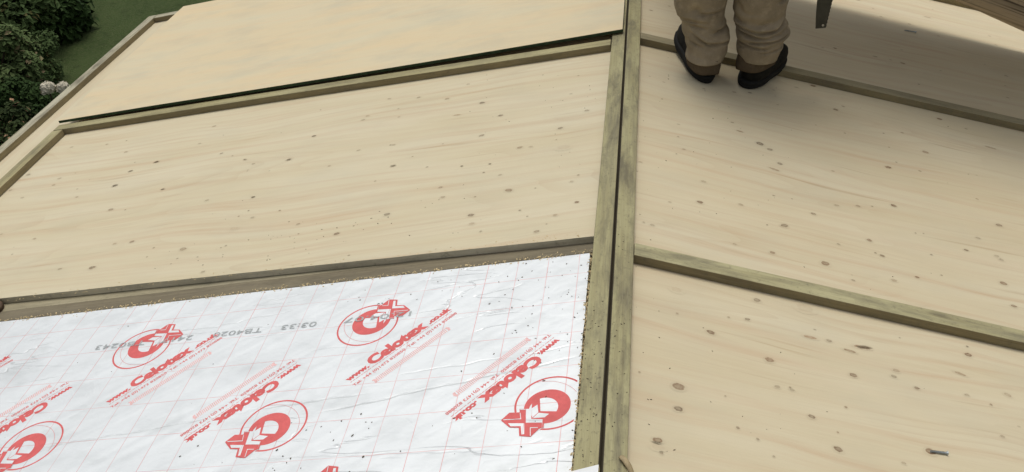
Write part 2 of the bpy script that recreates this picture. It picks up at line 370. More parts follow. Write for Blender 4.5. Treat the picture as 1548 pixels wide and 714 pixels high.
# ------------------------------------------------------------------ battens
G_BAT = 'timber battens fixed over the roof'
def batten(side, pts, lb, along, mt, n0=-.0238, n1=0.0, bevel=.002, off=None, name='timber_batten'):
    o = slope_piece(name, side, pts, n0, n1, [mt, M_GAPSHADE if mt is M_TIMR else M_SIDE if name == 'timber_batten' else mt], along=along, bevel=bevel, edge_mat=1, off=off or (random.uniform(0, 9), random.uniform(0, 9), 0))
    tag(o, lb, 'batten', G_BAT); return o
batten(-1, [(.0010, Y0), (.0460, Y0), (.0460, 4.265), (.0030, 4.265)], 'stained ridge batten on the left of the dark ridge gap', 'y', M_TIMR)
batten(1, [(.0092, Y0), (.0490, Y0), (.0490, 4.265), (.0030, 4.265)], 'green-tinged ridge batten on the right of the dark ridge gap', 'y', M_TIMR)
batten(-1, [(.049, 2.957), (1.30, 2.996), (2.196, 3.016), (2.196, 3.062), (1.30, 3.042), (.049, 3.003)], 'cross batten on the left slope tucked under the loose sheet edge', 'x', M_TIM)
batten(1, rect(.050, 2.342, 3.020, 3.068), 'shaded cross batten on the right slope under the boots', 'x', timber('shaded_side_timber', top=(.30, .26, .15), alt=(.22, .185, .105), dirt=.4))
batten(1, rect(.050, 2.342, 1.781, 1.829), 'green cross batten with dark knot between the two nearest sheets on the right slope', 'x', timber('green_knotty_timber', top=(.42, .39, .215), alt=(.31, .28, .14), dirt=.55))
batten(-1, rect(2.152, 2.197, Y0, 3.012), 'inner eaves batten on the left slope, beside the narrow strip', 'y', M_TIM)
batten(-1, rect(2.343, 2.389, Y0, 4.265), 'weathered outermost eaves batten on the left, against the garden', 'y', M_TIMW)
batten(-1, rect(.049, 2.341, 4.219, 4.265), 'far verge batten on the left slope below the lawn', 'x', M_TIMW)
batten(1, rect(.050, 2.342, 4.219, 4.265), 'far verge batten on the right slope behind the raised sheet', 'x', M_TIM)
batten(1, rect(2.344, 2.389, Y0, 4.265), 'outermost eaves batten of the right slope outside the picture', 'y', M_TIMW)
# lower rafter between the foil board and the middle sheet: two boards side by side
batten(-1, rect(.0485, 2.150, 1.843, 1.890), 'dirty brown rafter between the foil board and the left plywood sheet', 'x', M_TIMC, n0=-.092, n1=-.0425, name='timber_rafter')
batten(-1, rect(.0485, 2.150, 1.8915, 1.945), 'pale edged rafter showing as a thin line under the left plywood sheet', 'x', timber('pale_rafter', top=(.36, .32, .21), alt=(.30, .26, .165), dirt=.35), n0=-.092, n1=-.0437, name='timber_rafter')
batten(-1, rect(.0032, .0475, Y0, 1.878), 'dark lower ridge timber beside the foil board', 'y', M_TIMC, n0=-.092, n1=-.0243, bevel=.001, name='ridge_timber')

# ------------------------------------------------------------------ foil-faced insulation board with its print
def foil_mat(name, base=(.83, .875, .905)):
    m, nt, b = mat(name); N = NB(nt)
    v = N.attr('sl').outputs['Vector']
    sp = N.n('ShaderNodeSeparateXYZ'); N.l(v, sp.inputs[0])
    X, Y = sp.outputs[0], sp.outputs[1]
    c = N.mix(N.g(N.noise(v, 7, 4), .35, .7), base, tuple(x * .93 for x in base))
    # smudges
    c = N.mix(N.math('MULTIPLY', N.g(N.noise(N.scale(v, (5, 9, 1)), 1.4, 5, .65), .50, .72), .36), c, (.50, .54, .55))
    # pink registration grid
    def gl(src, step, off, w_):
        q = N.math('PINGPONG', N.math('SUBTRACT', src, off), step / 2)
        return N.math('LESS_THAN', q, w_)
    gx = gl(X, .0737, -.0862, .0008); gy = gl(Y, .1040, 1.2450, .0007)
    fade = N.g(N.noise(v, 11, 3), .35, .65, .32, .70)
    c = N.mix(N.math('MULTIPLY', N.math('MAXIMUM', gx, gy), fade), c, (.70, .26, .26))
    N.l(c, b.inputs['Base Color'])
    b.inputs['Metallic'].default_value = .34; b.inputs['Roughness'].default_value = .42; b.inputs['Specular IOR Level'].default_value = .5
    # creases, all in relief only
    r1 = N.math('ABSOLUTE', N.math('SUBTRACT', N.noise(N.scale(v, (1.6, 9, 1)), 1.7, 3, .5, .6), .5))
    cr1 = N.g(r1, 0, .012, 0, 1)
    msk = N.g(N.noise(v, 3.1, 2), .48, .6)
    cr = N.mix(msk, (1, 1, 1), cr1)
    r2 = N.math('ABSOLUTE', N.math('SUBTRACT', N.noise(v, 9, 3, .6, 1.2), .5))
    cr2 = N.mix(N.g(N.noise(v, 4.3, 2), .5, .62), (1, 1, 1), N.g(r2, 0, .03, 0, 1))
    soft = N.noise(N.scale(v, (14, 26, 1)), 1, 3)
    h = N.mix(.5, N.mix(.10, cr, cr2), soft)
    # a few long creases that run nearly along the slope, in relief
    for (x0, y0, x1, y1, wd, am) in ((-.62, 1.372, -.06, 1.478, .0022, .9), (-.47, 1.47, -.20, 1.497, .0018, .5), (-.20, 1.497, -.062, 1.515, .0018, .6), (-.80, 1.40, -.50, 1.423, .002, .7), (-1.3, 1.33, -.75, 1.40, .002, .5), (-.42, 1.345, -.36, 1.30, .0022, .6), (-.40, 1.30, -.36, 1.27, .002, .5), (-1.25, 1.62, -.9, 1.55, .002, .4), (-.75, 1.26, -.2, 1.235, .002, .4)):
        mm = (y1 - y0) / (x1 - x0)
        wob = N.math('MULTIPLY', N.math('SUBTRACT', N.noise(N.scale(v, (9, 2, 1)), 1, 2), .5), .03)
        d_ = N.math('ABSOLUTE', N.math('ADD', N.math('SUBTRACT', N.math('SUBTRACT', Y, y0), N.math('MULTIPLY', N.math('SUBTRACT', X, x0), mm)), wob))
        ln = N.g(N.math('DIVIDE', d_, wd * 2), 0, 1, am, 0)
        xm = N.math('SUBTRACT', (x1 - x0) / 2, N.math('ABSOLUTE', N.math('SUBTRACT', X, (x0 + x1) / 2)))
        ln = N.math('MULTIPLY', ln, N.g(N.math('MULTIPLY', xm, 12), 0, 1))
        h = N.mix(ln, h, (0, 0, 0))
    N.bump(h, .80, .004, b)
    # burnished streaks running diagonally: only the gloss differs
    rt = N.n('ShaderNodeVectorRotate'); rt.rotation_type = 'Z_AXIS'; N.l(v, rt.inputs['Vector']); rt.inputs['Angle'].default_value = radians(-38)
    sk = N.noise(N.scale(rt.outputs[0], (2.2, 60, 1)), 1, 3, .6)
    N.l(N.g(sk, .4, .66, .42, .58), b.inputs['Roughness'])
    return m
M_FOIL = foil_mat('printed_foil')
M_RED = plain('red_print', (.66, .135, .135), .5, .08, 60, 0)
M_RED2 = plain('fine_red_print', (.66, .20, .20), .5, .1, 60, 0)
M_PINK = plain('pale_pink_print', (.78, .50, .50), .5, .10, 200, 0)
M_INK = plain('grey_stamp_ink', (.42, .45, .46), .6, .3, 400, 0)
FN = -.0425      # top of the foil
board = slope_piece('insulation_board', -1, wavy(-1, (.056, .640), (2.148, .640), 4, 0, 0) + [(2.148, 1.8405)] + wavy(-1, (.0625, 1.8405), (.056, .650), 50, .0016, 8)[:-1],
                    -.0925, FN, [M_FOIL, M_CORE], edge_mat=1, bevel=0)
tag(board, 'silver foil-faced insulation board printed with red logos on the left slope', 'insulation board')
o = slope_piece('insulation_board', -1, rect(.056, 2.148, Y0, .636), -.0925, FN, [M_FOIL, M_CORE], edge_mat=1, bevel=0, off=(0, 1.2, 0))
tag(o, 'second foil-faced insulation board behind the camera position', 'insulation board')

LOGO = dict(
 quad=[(0.1747,0.1025),(0.1641,0.0925),(0.1507,0.0894),(0.1436,0.0928),(0.1694,0.1224),(0.1505,0.1499),(0.1471,0.1521),(0.1602,0.1549),(0.1699,0.151),(0.1799,0.1444),(0.1937,0.124)],
 chA=[(0.1605,0.1044),(0.1739,0.1214),(0.1913,0.1222),(0.1747,0.1025)], chB=[(0.1745,0.1228),(0.1642,0.142),(0.1761,0.1415),(0.1912,0.1238)],
 L=[(0.1826,0.0956),(0.1761,0.1019),(0.1943,0.1232),(0.1815,0.1432),(0.1875,0.1486),(0.2076,0.122)],
 X1=[(0.1898,0.0837),(0.1821,0.094),(0.2082,0.1226),(0.2316,0.0917),(0.2321,0.0763),(0.2086,0.0747),(0.1958,0.0909)],
 X2=[(0.2326,0.077),(0.2349,0.1051),(0.2247,0.1207),(0.2385,0.1372),(0.2319,0.1492),(0.2076,0.122),(0.2311,0.091)],
 W2=[(0.2294,0.0946),(0.2105,0.1208),(0.2298,0.1421),(0.2336,0.1384),(0.2196,0.1208),(0.2319,0.1046)],
 X3=[(0.2082,0.1212),(0.1889,0.1481),(0.1981,0.1577),(0.2038,0.1554),(0.2271,0.1571),(0.2321,0.1488)],
 l1=[(0.2279,0.0791),(0.2065,0.1052),(0.1969,0.0926),(0.1961,0.0937),(0.2069,0.1078),(0.2291,0.0807)],
 l2=[(0.2265,0.1549),(0.2114,0.1381),(0.2021,0.1504),(0.2031,0.1516),(0.2118,0.1406),(0.2257,0.156)],
 bar=[(0.1826,0.143),(0.1808,0.1454),(0.196,0.1604),(0.1975,0.1577)], barw=[(0.1899,0.0854),(0.1831,0.0945),(0.1842,0.0958),(0.191,0.0867)])
TEXT_CACHE = {}
def text_mesh(txt, bold):
    if (txt, bold) in TEXT_CACHE: return TEXT_CACHE[(txt, bold)]
    cu = bpy.data.curves.new('t', 'FONT'); cu.body = txt; cu.size = 1; cu.offset = bold; cu.resolution_u = 3; cu.fill_mode = 'FRONT'
    ob = bpy.data.objects.new('t', cu); COL.objects.link(ob); bpy.context.view_layer.update()
    dg = bpy.context.evaluated_depsgraph_get(); me = bpy.data.meshes.new_from_object(ob.evaluated_get(dg))
    V = [(v.co.x, v.co.y) for v in me.vertices]; F = [tuple(p.vertices) for p in me.polygons]
    bpy.data.objects.remove(ob); bpy.data.curves.remove(cu)
    TEXT_CACHE[(txt, bold)] = (V, F); return V, F
def make_print():
    """all the red printing of one board, one mesh, a few hundredths of a millimetre proud"""
    bm = bmesh.new()
    def poly(P, xf, h, mi):
        vs = [bm.verts.new((*xf(u, v), FN + h)) for u, v in P]; f = bm.faces.new(vs); f.material_index = mi
    def annulus(c0, r0, c1, r1, xf, h, mi, a0=0, a1=360, n=56):
        prev = None
        for i in range(n + 1):
            t = radians(a0 + (a1 - a0) * i / n)
            A = bm.verts.new((*xf(c0[0] + r0 * cos(t), c0[1] + r0 * sin(t)), FN + h)); B = bm.verts.new((*xf(c1[0] + r1 * cos(t), c1[1] + r1 * sin(t)), FN + h))
            if prev: f = bm.faces.new((prev[0], A, B, prev[1])); f.material_index = mi
            prev = (A, B)
    def text(txt, bold, u0, u1, v0, hgt, ref, xf, h, mi):
        V, F = text_mesh(txt, bold)
        x0 = min(x for x, y in V); x1 = max(x for x, y in V)
        Vr, _ = text_mesh(ref, bold); hr = max(y for x, y in Vr)
        vs = [bm.verts.new((*xf(u0 + (x - x0) / (x1 - x0) * (u1 - u0), v0 + y / hr * hgt), FN + h)) for x, y in V]
        for f_ in F:
            try: f = bm.faces.new([vs[i] for i in f_]); f.material_index = mi
            except ValueError: pass
    ca, sa = cos(radians(48.5)), sin(radians(48.5))
    spots = []
    for mrow in range(0, 2):
        for k in range(-1, 4):
            spots.append((-(.572 + .588 * k), 1.470 - .519 * mrow, 1)); spots.append((-(.110 + .588 * k), 1.536 - .519 * mrow, -1))
    for ox, oy, sg in spots:
        def xf(u, v, ox=ox, oy=oy, sg=sg): return (ox + sg * (u * ca - v * sa), oy + sg * (u * sa + v * ca))
        h = .00012; d = .00007
        annulus((.1399, .1222), .0735, (.1399, .1222), .0694, xf, h, 0, -60 - 0, 300)
        annulus((.1679, .1197), .0809, (.1679, .1197), .0802, xf, h + d, 1, 128, 232, 30)
        annulus((.152, .1234), .0462, (.1600, .1212), .0287, xf, h + d, 0)
        # the white clearing that the cross cuts out of the ring
        poly([(.1898, .0837 + .0), (.176, .1019), (.1943, .1232), (.1815, .1432), (.1940, .1590), (.2080, .1570), (.214, .122), (.2000, .0850)], xf, h + 2 * d, 4)
        for q, (nm, mi) in enumerate((('quad', 0), ('chA', 4), ('chB', 4), ('L', 4), ('X1', 0), ('X3', 0), ('X2', 0), ('W2', 4), ('l1', 4), ('l2', 4), ('bar', 0), ('barw', 4))):
            poly(LOGO[nm], xf, h + (3 + q) * d, mi)
        text('www.', .065, .000, .058, -.0085, .0150, 'C', xf, h, 0)
        text('Celotex', .062, .063, .221, -.0095, .0310, 'C', xf, h, 0)
        text('.co.uk', .065, .226, .290, -.0085, .0150, 'k', xf, h, 0)
        u = .002
        r = random.Random(3)
        while u < .285:
            w_ = r.uniform(.003, .010); poly([(u, -.0165), (u + w_, -.0165), (u + w_, -.0150), (u, -.0150)], xf, h, 2); u += w_ + r.uniform(.0008, .003)
        text('Tel: +44 (0)1473 820850  Tel: +44 (0)1473 820888', .03, .0, .288, -.0335, .0080, 'T', xf, h, 2)
        for q in range(46):
            u = .042 + q * .0042; poly([(u, -.0665), (u + .0024, -.0665), (u + .0042, -.0515), (u + .0018, -.0515)], xf, h, 3)
        for u in (.034, .236): poly([(u, -.0665), (u + .006, -.0665), (u + .009, -.0585), (u + .006, -.0515), (u, -.0515), (u + .002, -.0585)], xf, h, 3)
    # grey dot-matrix batch stamp, upside down in a row along the upper edge
    def xs(u, v): return (-.470 - u, 1.6885 - .003 * u - v)
    for txt, u0, u1 in (('12.04.07', .0, .165), ('03:33', .235, .325), ('TB4020', .375, .505), ('2417', .560, .645), ('TB0243', .690, .830)):
        text(txt, .0, u0, u1, 0, .0170, '0', xs, .0012, 5)
    for co_, no in (((-.0635, 0, 0), (1, 0, 0)), ((-2.146, 0, 0), (-1, 0, 0)), ((0, 1.838, 0), (0, 1, 0)), ((0, .642, 0), (0, -1, 0))):
        bmesh.ops.bisect_plane(bm, geom=list(bm.verts) + list(bm.edges) + list(bm.faces), plane_co=co_, plane_no=no, clear_outer=True)
    for f in bm.faces:
        if f.normal.z < 0: f.normal_flip()
    me = bpy.data.meshes.new('printed_marking'); bm.to_mesh(me); bm.free(); set_sl(me)
    for q in (M_RED, M_RED, M_RED2, M_PINK, M_FOIL, M_INK): me.materials.append(q)
    return me
pm = link('printed_marking', make_print(), board)
pm.matrix_parent_inverse = Matrix.Identity(4); pm.matrix_local = board.matrix_world.inverted() @ ML
pm['label'] = 'red logos, web address and grey batch stamp printed on the foil'
# small offcut lying across the ridge at the bottom of the picture
M_FOIL2 = plain('offcut_foil', (.76, .79, .81), .45, .05, 9, .3, .002, .5)
o = slope_piece('foil_offcut', -1, [(-.0015, 1.1330), (.046, 1.1215), (.42, 1.060), (.40, .80), (.004, .84)], .0010, .0110, [M_FOIL2, M_CORE], edge_mat=1, bevel=.0005)
tag(o, 'corner of a foil-faced offcut lying over the ridge battens at the bottom edge', 'insulation offcut')

# ------------------------------------------------------------------ loose plywood sheet held on edge by the worker, top right
def held_sheet():
    # lower edge runs from the left (raised) to the right end (resting near the deck); it bows slightly
    def low(u):      # u 0 left .. 1 right
        x = .05 + 1.80 * u
        t = (x - 1.25) / .31
        z = -.16 - .11 * t if x > .9 else None
        zz = -.150 - .122 * (x - 1.25) / .31
        y = 3.853 - .10 * (x - 1.25)
        return Vector((x, y, zz))
    bm = bmesh.new(); nx, nz, th = 40, 18, .012
    def pos(u, v, back):
        p = low(u); h = 1.20 * v
        bend = 0.0
        tiltx = .06
        return (p.x + tiltx * h, p.y - .61 * h + .03 * sin(pi * v) + (th if back else 0), p.z + h)
    A = [[bm.verts.new(pos(i / nx, j / nz, 0)) for j in range(nz + 1)] for i in range(nx + 1)]
    B = [[bm.verts.new(pos(i / nx, j / nz, 1)) for j in range(nz + 1)] for i in range(nx + 1)]
    for i in range(nx):
        for j in range(nz):
            bm.faces.new((A[i][j], A[i + 1][j], A[i + 1][j + 1], A[i][j + 1])); bm.faces.new((B[i][j], B[i][j + 1], B[i + 1][j + 1], B[i + 1][j]))
    for i in range(nx):
        for j in (0, nz): f = bm.faces.new((A[i][j], B[i][j], B[i + 1][j], A[i + 1][j])); f.material_index = 1
    for j in range(nz):
        for i in (0, nx): f = bm.faces.new((A[i][j], A[i][j + 1], B[i][j + 1], B[i][j])); f.material_index = 1
    me = finish(bm, 'held_plywood_sheet', [M_PLYH, M_PLYEDGE], True)
    at = me.attributes.new('sl', 'FLOAT_VECTOR', 'POINT')
    for i, v in enumerate(me.vertices): at.data[i].vector = (v.co.x * 1.3 + .2 * v.co.z, (v.co.z + .345 * v.co.x) * 2.2 + .3, v.co.y)
    c = Vector((.8, 3.9, -.2)); me.transform(Matrix.Translation(-c))
    return link('held_plywood_sheet', me, None, Matrix.Translation(c))
tag(held_sheet(), 'shaded plywood sheet with dark streaky grain standing on edge in the top right corner', 'plywood sheet')

# ------------------------------------------------------------------ the worker
def loft(rings, mats, name, closed=(True, True), smooth=True):
    bm = bmesh.new(); R_ = [[bm.verts.new(p) for p in r] for r in rings]; n = len(rings[0])
    for a_, b_ in zip(R_, R_[1:]):
        for j in range(n): bm.faces.new((a_[j], a_[(j + 1) % n], b_[(j + 1) % n], b_[j]))
    if closed[0]: bm.faces.new(R_[0][::-1])
    if closed[1]: bm.faces.new(R_[-1])
    return finish(bm, name, mats, smooth)
def skin(name, joints, edges, mats, levels=2, root=0):
    me = bpy.data.meshes.new(name); me.from_pydata([j[0] for j in joints], edges, [])
    o = bpy.data.objects.new(name, me); COL.objects.link(o)
    o.modifiers.new('s', 'SKIN'); sv = me.skin_vertices[0].data
    for i, j in enumerate(joints):
        r = j[1]; sv[i].radius = r if isinstance(r, tuple) else (r, r)
    sv[root].use_root = True
    md = o.modifiers.new('u', 'SUBSURF'); md.levels = levels; md.render_levels = levels
    bpy.context.view_layer.update(); dg = bpy.context.evaluated_depsgraph_get()
    m2 = bpy.data.meshes.new_from_object(o.evaluated_get(dg)); bpy.data.objects.remove(o)
    m2.name = name
    m2.materials.clear()
    for q in mats: m2.materials.append(q)
    for p in m2.polygons: p.use_smooth = True
    return m2
M_SKIN = plain('skin', (.50, .30, .21), .5, .08, 30)
M_HAIR = plain('hair', (.035, .024, .016), .7, .3, 120)
def cloth(name, col, scale=900):
    m, nt, b = mat(name); N = NB(nt); tc = N.n('ShaderNodeTexCoord').outputs['Object']
    c = N.mix(N.g(N.noise(tc, 14, 4), .35, .7), tuple(x * .78 for x in col), tuple(x * 1.15 for x in col))
    dust = N.math('MULTIPLY', N.g(N.noise(tc, 34, 5, .7), .52, .72), .35)
    c = N.mix(dust, c, tuple(min(1, x * 1.7 + .02) for x in col))
    N.l(c, b.inputs['Base Color']); b.inputs['Roughness'].default_value = .92; b.inputs['Specular IOR Level'].default_value = .12
    N.bump(N.mix(.5, N.noise(tc, scale, 2), N.noise(tc, 60, 4)), .5, .003, b); return m
M_TRO = cloth('brown_work_trouser_cloth', (.30, .245, .168))
M_CUFF = cloth('dark_brown_hem', (.100, .074, .046))
M_SHIRT = cloth('grey_shirt', (.12, .13, .15))
M_BOOT = plain('black_boot_leather', (.007, .007, .006), .75, .4, 45, .6, .002, .15, alt=(.016, .015, .012))
M_SOLE = plain('black_rubber_sole', (.010, .010, .009), .8, .2, 60)
M_LACE = plain('dark_lace', (.02, .02, .018), .9, .2, 200)
person = empty('person', (.33, 2.93, -.085))
tag(person, 'person in baggy brown trousers and black boots, back turned, standing on the right slope', 'person')
INV = Matrix.Translation(-Vector(person.location))
def child(name, me, parent=person):
    o = link(name, me, parent)
    return o
def shift(me): me.transform(INV); return me

def groove(th, z, path, depth, wd):
    ph = (th - 1.5 * pi + pi) % (2 * pi) - pi
    ph = math.degrees(ph)
    if ph < path[0][0] - 12 or ph > path[-1][0] + 12: return 0
    zc = path[0][1]
    for a_, b_ in zip(path, path[1:]):
        if ph >= a_[0]: t = min(1, (ph - a_[0]) / (b_[0] - a_[0])); zc = a_[1] + (b_[1] - a_[1]) * t
    e_ = min(1, max(0, (ph - path[0][0] + 12) / 24)) * min(1, max(0, (path[-1][0] + 12 - ph) / 24))
    return e_ * depth * (-math.exp(-((z - zc) / wd) ** 2) + .55 * math.exp(-((z - zc - 2.3 * wd) / (1.7 * wd)) ** 2))
def leg_rings(keys, seed, folds, nseg=110, dz=.0026, grooves=()):
    """keys: (z, cx, cy, rx, ry); folds: (z0, z1, amplitude, wavelength, slant)"""
    z0, z1 = keys[0][0], keys[-1][0]; n = int((z1 - z0) / dz); out = []
    for i in range(n + 1):
        z = z0 + (z1 - z0) * i / n
        for a_, b_ in zip(keys, keys[1:]):
            if a_[0] <= z <= b_[0] + 1e-9:
                t = (z - a_[0]) / (b_[0] - a_[0]); t = t * t * (3 - 2 * t)
                k = [a_[q] + (b_[q] - a_[q]) * t for q in range(1, 5)]; break
        ring = []
        for j in range(nseg):
            th = 2 * pi * j / nseg; d = 0
            for (f0, f1, A, L, sl_) in folds:
                if f0 < z < f1:
                    env = sin(pi * (z - f0) / (f1 - f0)) ** .6
                    ph = z / L * 2 * pi + sl_ * sin(th + seed) + 1.9 * mn.noise(Vector((cos(th) * 1.6, sin(th) * 1.6, z * 9 + seed)))
                    q = .5 + .5 * sin(ph); gate = min(1, max(0, .25 + 2.6 * mn.noise(Vector((cos(th) * 1.2 + seed, sin(th) * 1.2, z * 11))))); d += A * env * (.5 * q - 2.6 * gate * max(0, 1 - q) ** 9)
            for gp, gd, gw in grooves: d += groove(th, z, gp, gd, gw)
            d += .003 * mn.noise(Vector((cos(th) * 1.3 + seed, sin(th) * 1.3, z * 7)))
            ring.append((k[0] + (k[2] + d) * cos(th), k[1] + (k[3] + d) * sin(th), z))
        out.append(ring)
    return out
LEFT = [(-.010, .251, 2.889, .060, .080), (.015, .257, 2.891, .063, .074), (.045, .255, 2.893, .068, .070), (.075, .247, 2.895, .073, .073), (.100, .240, 2.895, .067, .072),
        (.125, .228, 2.895, .072, .076), (.160, .223, 2.895, .079, .080), (.20, .222, 2.895, .084, .084), (.30, .226, 2.90, .084, .088), (.42, .232, 2.93, .082, .086), (.55, .240, 2.94, .088, .094), (.70, .255, 2.93, .096, .108), (.82, .270, 2.92, .100, .125), (.90, .285, 2.92, .088, .120)]
RIGHT = [(-.012, .418, 2.910, .062, .076), (.010, .417, 2.908, .068, .076), (.030, .419, 2.905, .072, .076), (.048, .420, 2.903, .070, .074), (.075, .422, 2.903, .082, .082), (.100, .415, 2.903, .078, .078),
         (.125, .404, 2.903, .074, .076), (.150, .402, 2.903, .079, .082), (.20, .406, 2.905, .083, .085), (.30, .402, 2.91, .084, .088), (.42, .396, 2.94, .082, .086), (.55, .388, 2.95, .088, .094), (.70, .374, 2.94, .096, .108), (.82, .360, 2.92, .100, .125), (.90, .345, 2.92, .088, .120)]
def legs_mesh():
    bm = bmesh.new()
    for keys, seed, folds, gr in ((LEFT, 1.3, [(.01, .150, .0035, .060, 2.4), (.09, .30, .0045, .095, 1.6), (.3, .7, .006, .13, 1.4)], [(((-38, .088), (0, .054), (72, .050)), .010, .0048), (((-5, .152), (70, .158)), .006, .004), (((-60, .060), (-20, .045)), .006, .004), (((-80, .118), (-30, .128), (10, .122)), .006, .005), (((20, .088), (80, .100)), .006, .005)]),
                              (RIGHT, 4.1, [(.01, .150, .0045, .048, 1.5), (.13, .32, .0045, .10, 1.2), (.3, .7, .006, .12, 1.4)], [(((-85, .104), (-10, .094), (30, .100), (78, .124)), .013, .0050), (((-85, .088), (-40, .082), (-5, .075)), .015, .0060), (((-50, .056), (30, .068), (85, .084)), .012, .0046), (((-80, .048), (10, .041)), .010, .0042), (((0, .026), (60, .036)), .007, .004)])):
        rings = leg_rings(keys, seed, folds, grooves=gr)
        R_ = [[bm.verts.new(p) for p in r] for r in rings]; n = len(rings[0])
        for a_, b_ in zip(R_, R_[1:]):
            for j in range(n): bm.faces.new((a_[j], a_[(j + 1) % n], b_[(j + 1) % n], b_[j]))
        inner = [bm.verts.new((v.co.x * .9 + sum(q.co.x for q in R_[0]) / n * .1, v.co.y * .9 + sum(q.co.y for q in R_[0]) / n * .1, v.co.z + .012)) for v in R_[0]]
        for j in range(n): bm.faces.new((R_[0][j], inner[j], inner[(j + 1) % n], R_[0][(j + 1) % n]))
        bm.faces.new(R_[-1])
    return finish(bm, 'trousers', [M_TRO], True)
child('trousers', shift(legs_mesh()))
def cuff(cx, cy, z0, z1, rx, ry, tilt, ang=0):
    rings = []
    for i in range(9):
        t = i / 8; z = z0 + (z1 - z0) * t; ring = []
        for j in range(40):
            th = 2 * pi * j / 40; d = .0025 * mn.noise(Vector((cos(th) * 2, sin(th) * 2, z * 40 + cx * 9)))
            ex = 2 / 2.9; lx = (rx + d - .006 * abs(t - .5)) * math.copysign(abs(cos(th)) ** ex, cos(th)); ly = (ry + d) * math.copysign(abs(sin(th)) ** ex, sin(th)); ring.append((cx + lx * cos(ang) + ly * sin(ang), cy - lx * sin(ang) + ly * cos(ang), z + tilt * cos(th)))
        rings.append(ring)
    return loft(rings, [M_CUFF], 'trouser_hem')
child('trouser_hem', shift(cuff(.249, 2.889, -.044, .002, .049, .073, -.002, radians(-14))))
child('trouser_hem', shift(cuff(.417, 2.912, -.044, .006, .052, .072, .004, radians(34))))

def boot(heel, ang, floor_tilt_side, nm='boot', up=M_BOOT, parent=person, pitch=0.0, length=.295, inv=None, roll=0.0, sole=None):
    """heel: rear point of the sole on the deck, ang: heading from +Y towards +X"""
    def ring(z, xb, xf, hw, n=40, ex=2.4, waist=.12):
        out = []
        for j in range(n):
            t = 2 * pi * j / n; c, s_ = cos(t), sin(t)
            x = (xb + xf) / 2 + (xf - xb) / 2 * (abs(c) ** (2 / ex)) * (1 if c > 0 else -1)
            u = (x - xb) / max(1e-6, xf - xb)
            wd = hw * (1 - waist * math.exp(-((u - .42) / .17) ** 2)) * (1 - .10 * max(0, .3 - u) / .3)
            y = wd * (abs(s_) ** (2 / ex)) * (1 if s_ > 0 else -1)
            out.append((x, y + .006 * u, z))
        return out
    L = length
    U = [(.020, .003, L - .006, .046), (.034, -.002, L - .002, .049), (.050, -.003, L - .004, .049), (.064, -.002, L - .014, .047), (.078, 0, L - .045, .044), (.090, .002, L - .085, .041), (.104, .010, L - .125, .038),
         (.120, .014, L - .160, .034), (.138, .020, L - .176, .033), (.150, .022, L - .180, .033), (.156, .024, L - .182, .031), (.150, .016, L - .174, .034), (.100, .020, L - .18, .030)]
    up_me = loft([ring(*u, waist=.12 if u[0] < .08 else 0, ex=2.5 if u[0] < .08 else 2.1) for u in U], [up], nm)
    Sx = [(0, .0, L - .02, .045), (.003, -.005, L, .0505), (.010, -.007, L + .004, .0535), (.012, -.004, L + .001, .0505), (.014, -.004, L + .001, .0505), (.016, -.008, L + .005, .054), (.024, -.008, L + .005, .054), (.0275, -.004, L, .051), (.029, -.001, L - .002, .047)]
    so_me = loft([ring(*u) for u in Sx], [sole or M_SOLE], 'sole')
    hx, hy = sin(ang), cos(ang)
    nrm = Vector((sin(TH) * floor_tilt_side, 0, cos(TH)))
    fwd = Vector((hx, hy, 0)); fwd = (fwd - nrm * fwd.dot(nrm)).normalized()
    if pitch: fwd = (fwd * cos(pitch) + nrm * sin(pitch)).normalized()
    left = nrm.cross(fwd).normalized(); upv = fwd.cross(left)
    M_ = Matrix((fwd, left, upv)).transposed().to_4x4(); M_.translation = Vector(heel)
    if inv is not None: M_ = inv @ M_
    b = link(nm, up_me, parent); b.matrix_local = M_
    link('sole', so_me, b)
    # lace rows and a heel seam
    bm = bmesh.new()
    for q in range(4):
        x = L - .085 - q * .017; z = .083 + q * .0125
        bmesh.ops.create_cone(bm, cap_ends=True, segments=6, radius1=.0022, radius2=.0022, depth=.05, matrix=Matrix.Translation((x, .003, z)) @ Matrix.Rotation(pi / 2, 4, 'X') @ Matrix.Rotation(.2 * (-1) ** q, 4, 'Y'))
    link('lace', finish(bm, 'lace', [M_LACE], True), b)
    return b
def on_deck(s, y, side=1, n=-.024): return SM(side) @ Vector((side * s, y, n))
boot(on_deck(.268, 2.834), radians(-14), 1, pitch=.07, inv=INV)
boot(on_deck(.394, 2.866), radians(29), 1, pitch=.06, inv=INV)

# body: one continuous skin from ankles to fingertips
J = []; Eg = []
def jn(p, r, par=None):
    J.append((p, r)); i = len(J) - 1
    if par is not None: Eg.append((par, i))
    return i
pel = jn((.315, 2.93, .90), (.120, .088))
lum = jn((.325, 2.95, 1.03), (.105, .078), pel); che = jn((.335, 2.99, 1.20), (.155, .105), lum); nb = jn((.345, 3.02, 1.34), (.085, .075), che)
nk = jn((.352, 3.04, 1.40), .052, nb); h0 = jn((.358, 3.08, 1.46), (.066, .072), nk); h1 = jn((.362, 3.10, 1.53), (.076, .092), h0); h2 = jn((.364, 3.11, 1.61), (.068, .082), h1)
for sx, hipx, kx, ax in ((-1, .262, .236, .258), (1, .368, .392, .408)):
    a1 = jn((hipx, 2.93, .82), (.088, .09), pel); a2 = jn((kx, 2.95, .42), .056, a1); a3 = jn(((kx + ax) / 2, 2.92, .24), .05, a2); a4 = jn((ax, 2.895, .03), .034, a3)
shl = jn((.165, 3.00, 1.29), .058, che); ell = jn((.045, 3.00, 1.12), .040, shl); wrl = jn((.118, 3.12, 1.39), .026, ell)
shr = jn((.510, 3.00, 1.28), .058, che); elr = jn((.615, 3.02, 1.02), .040, shr); wrr = jn((.612, 2.985, .775), .026, elr)
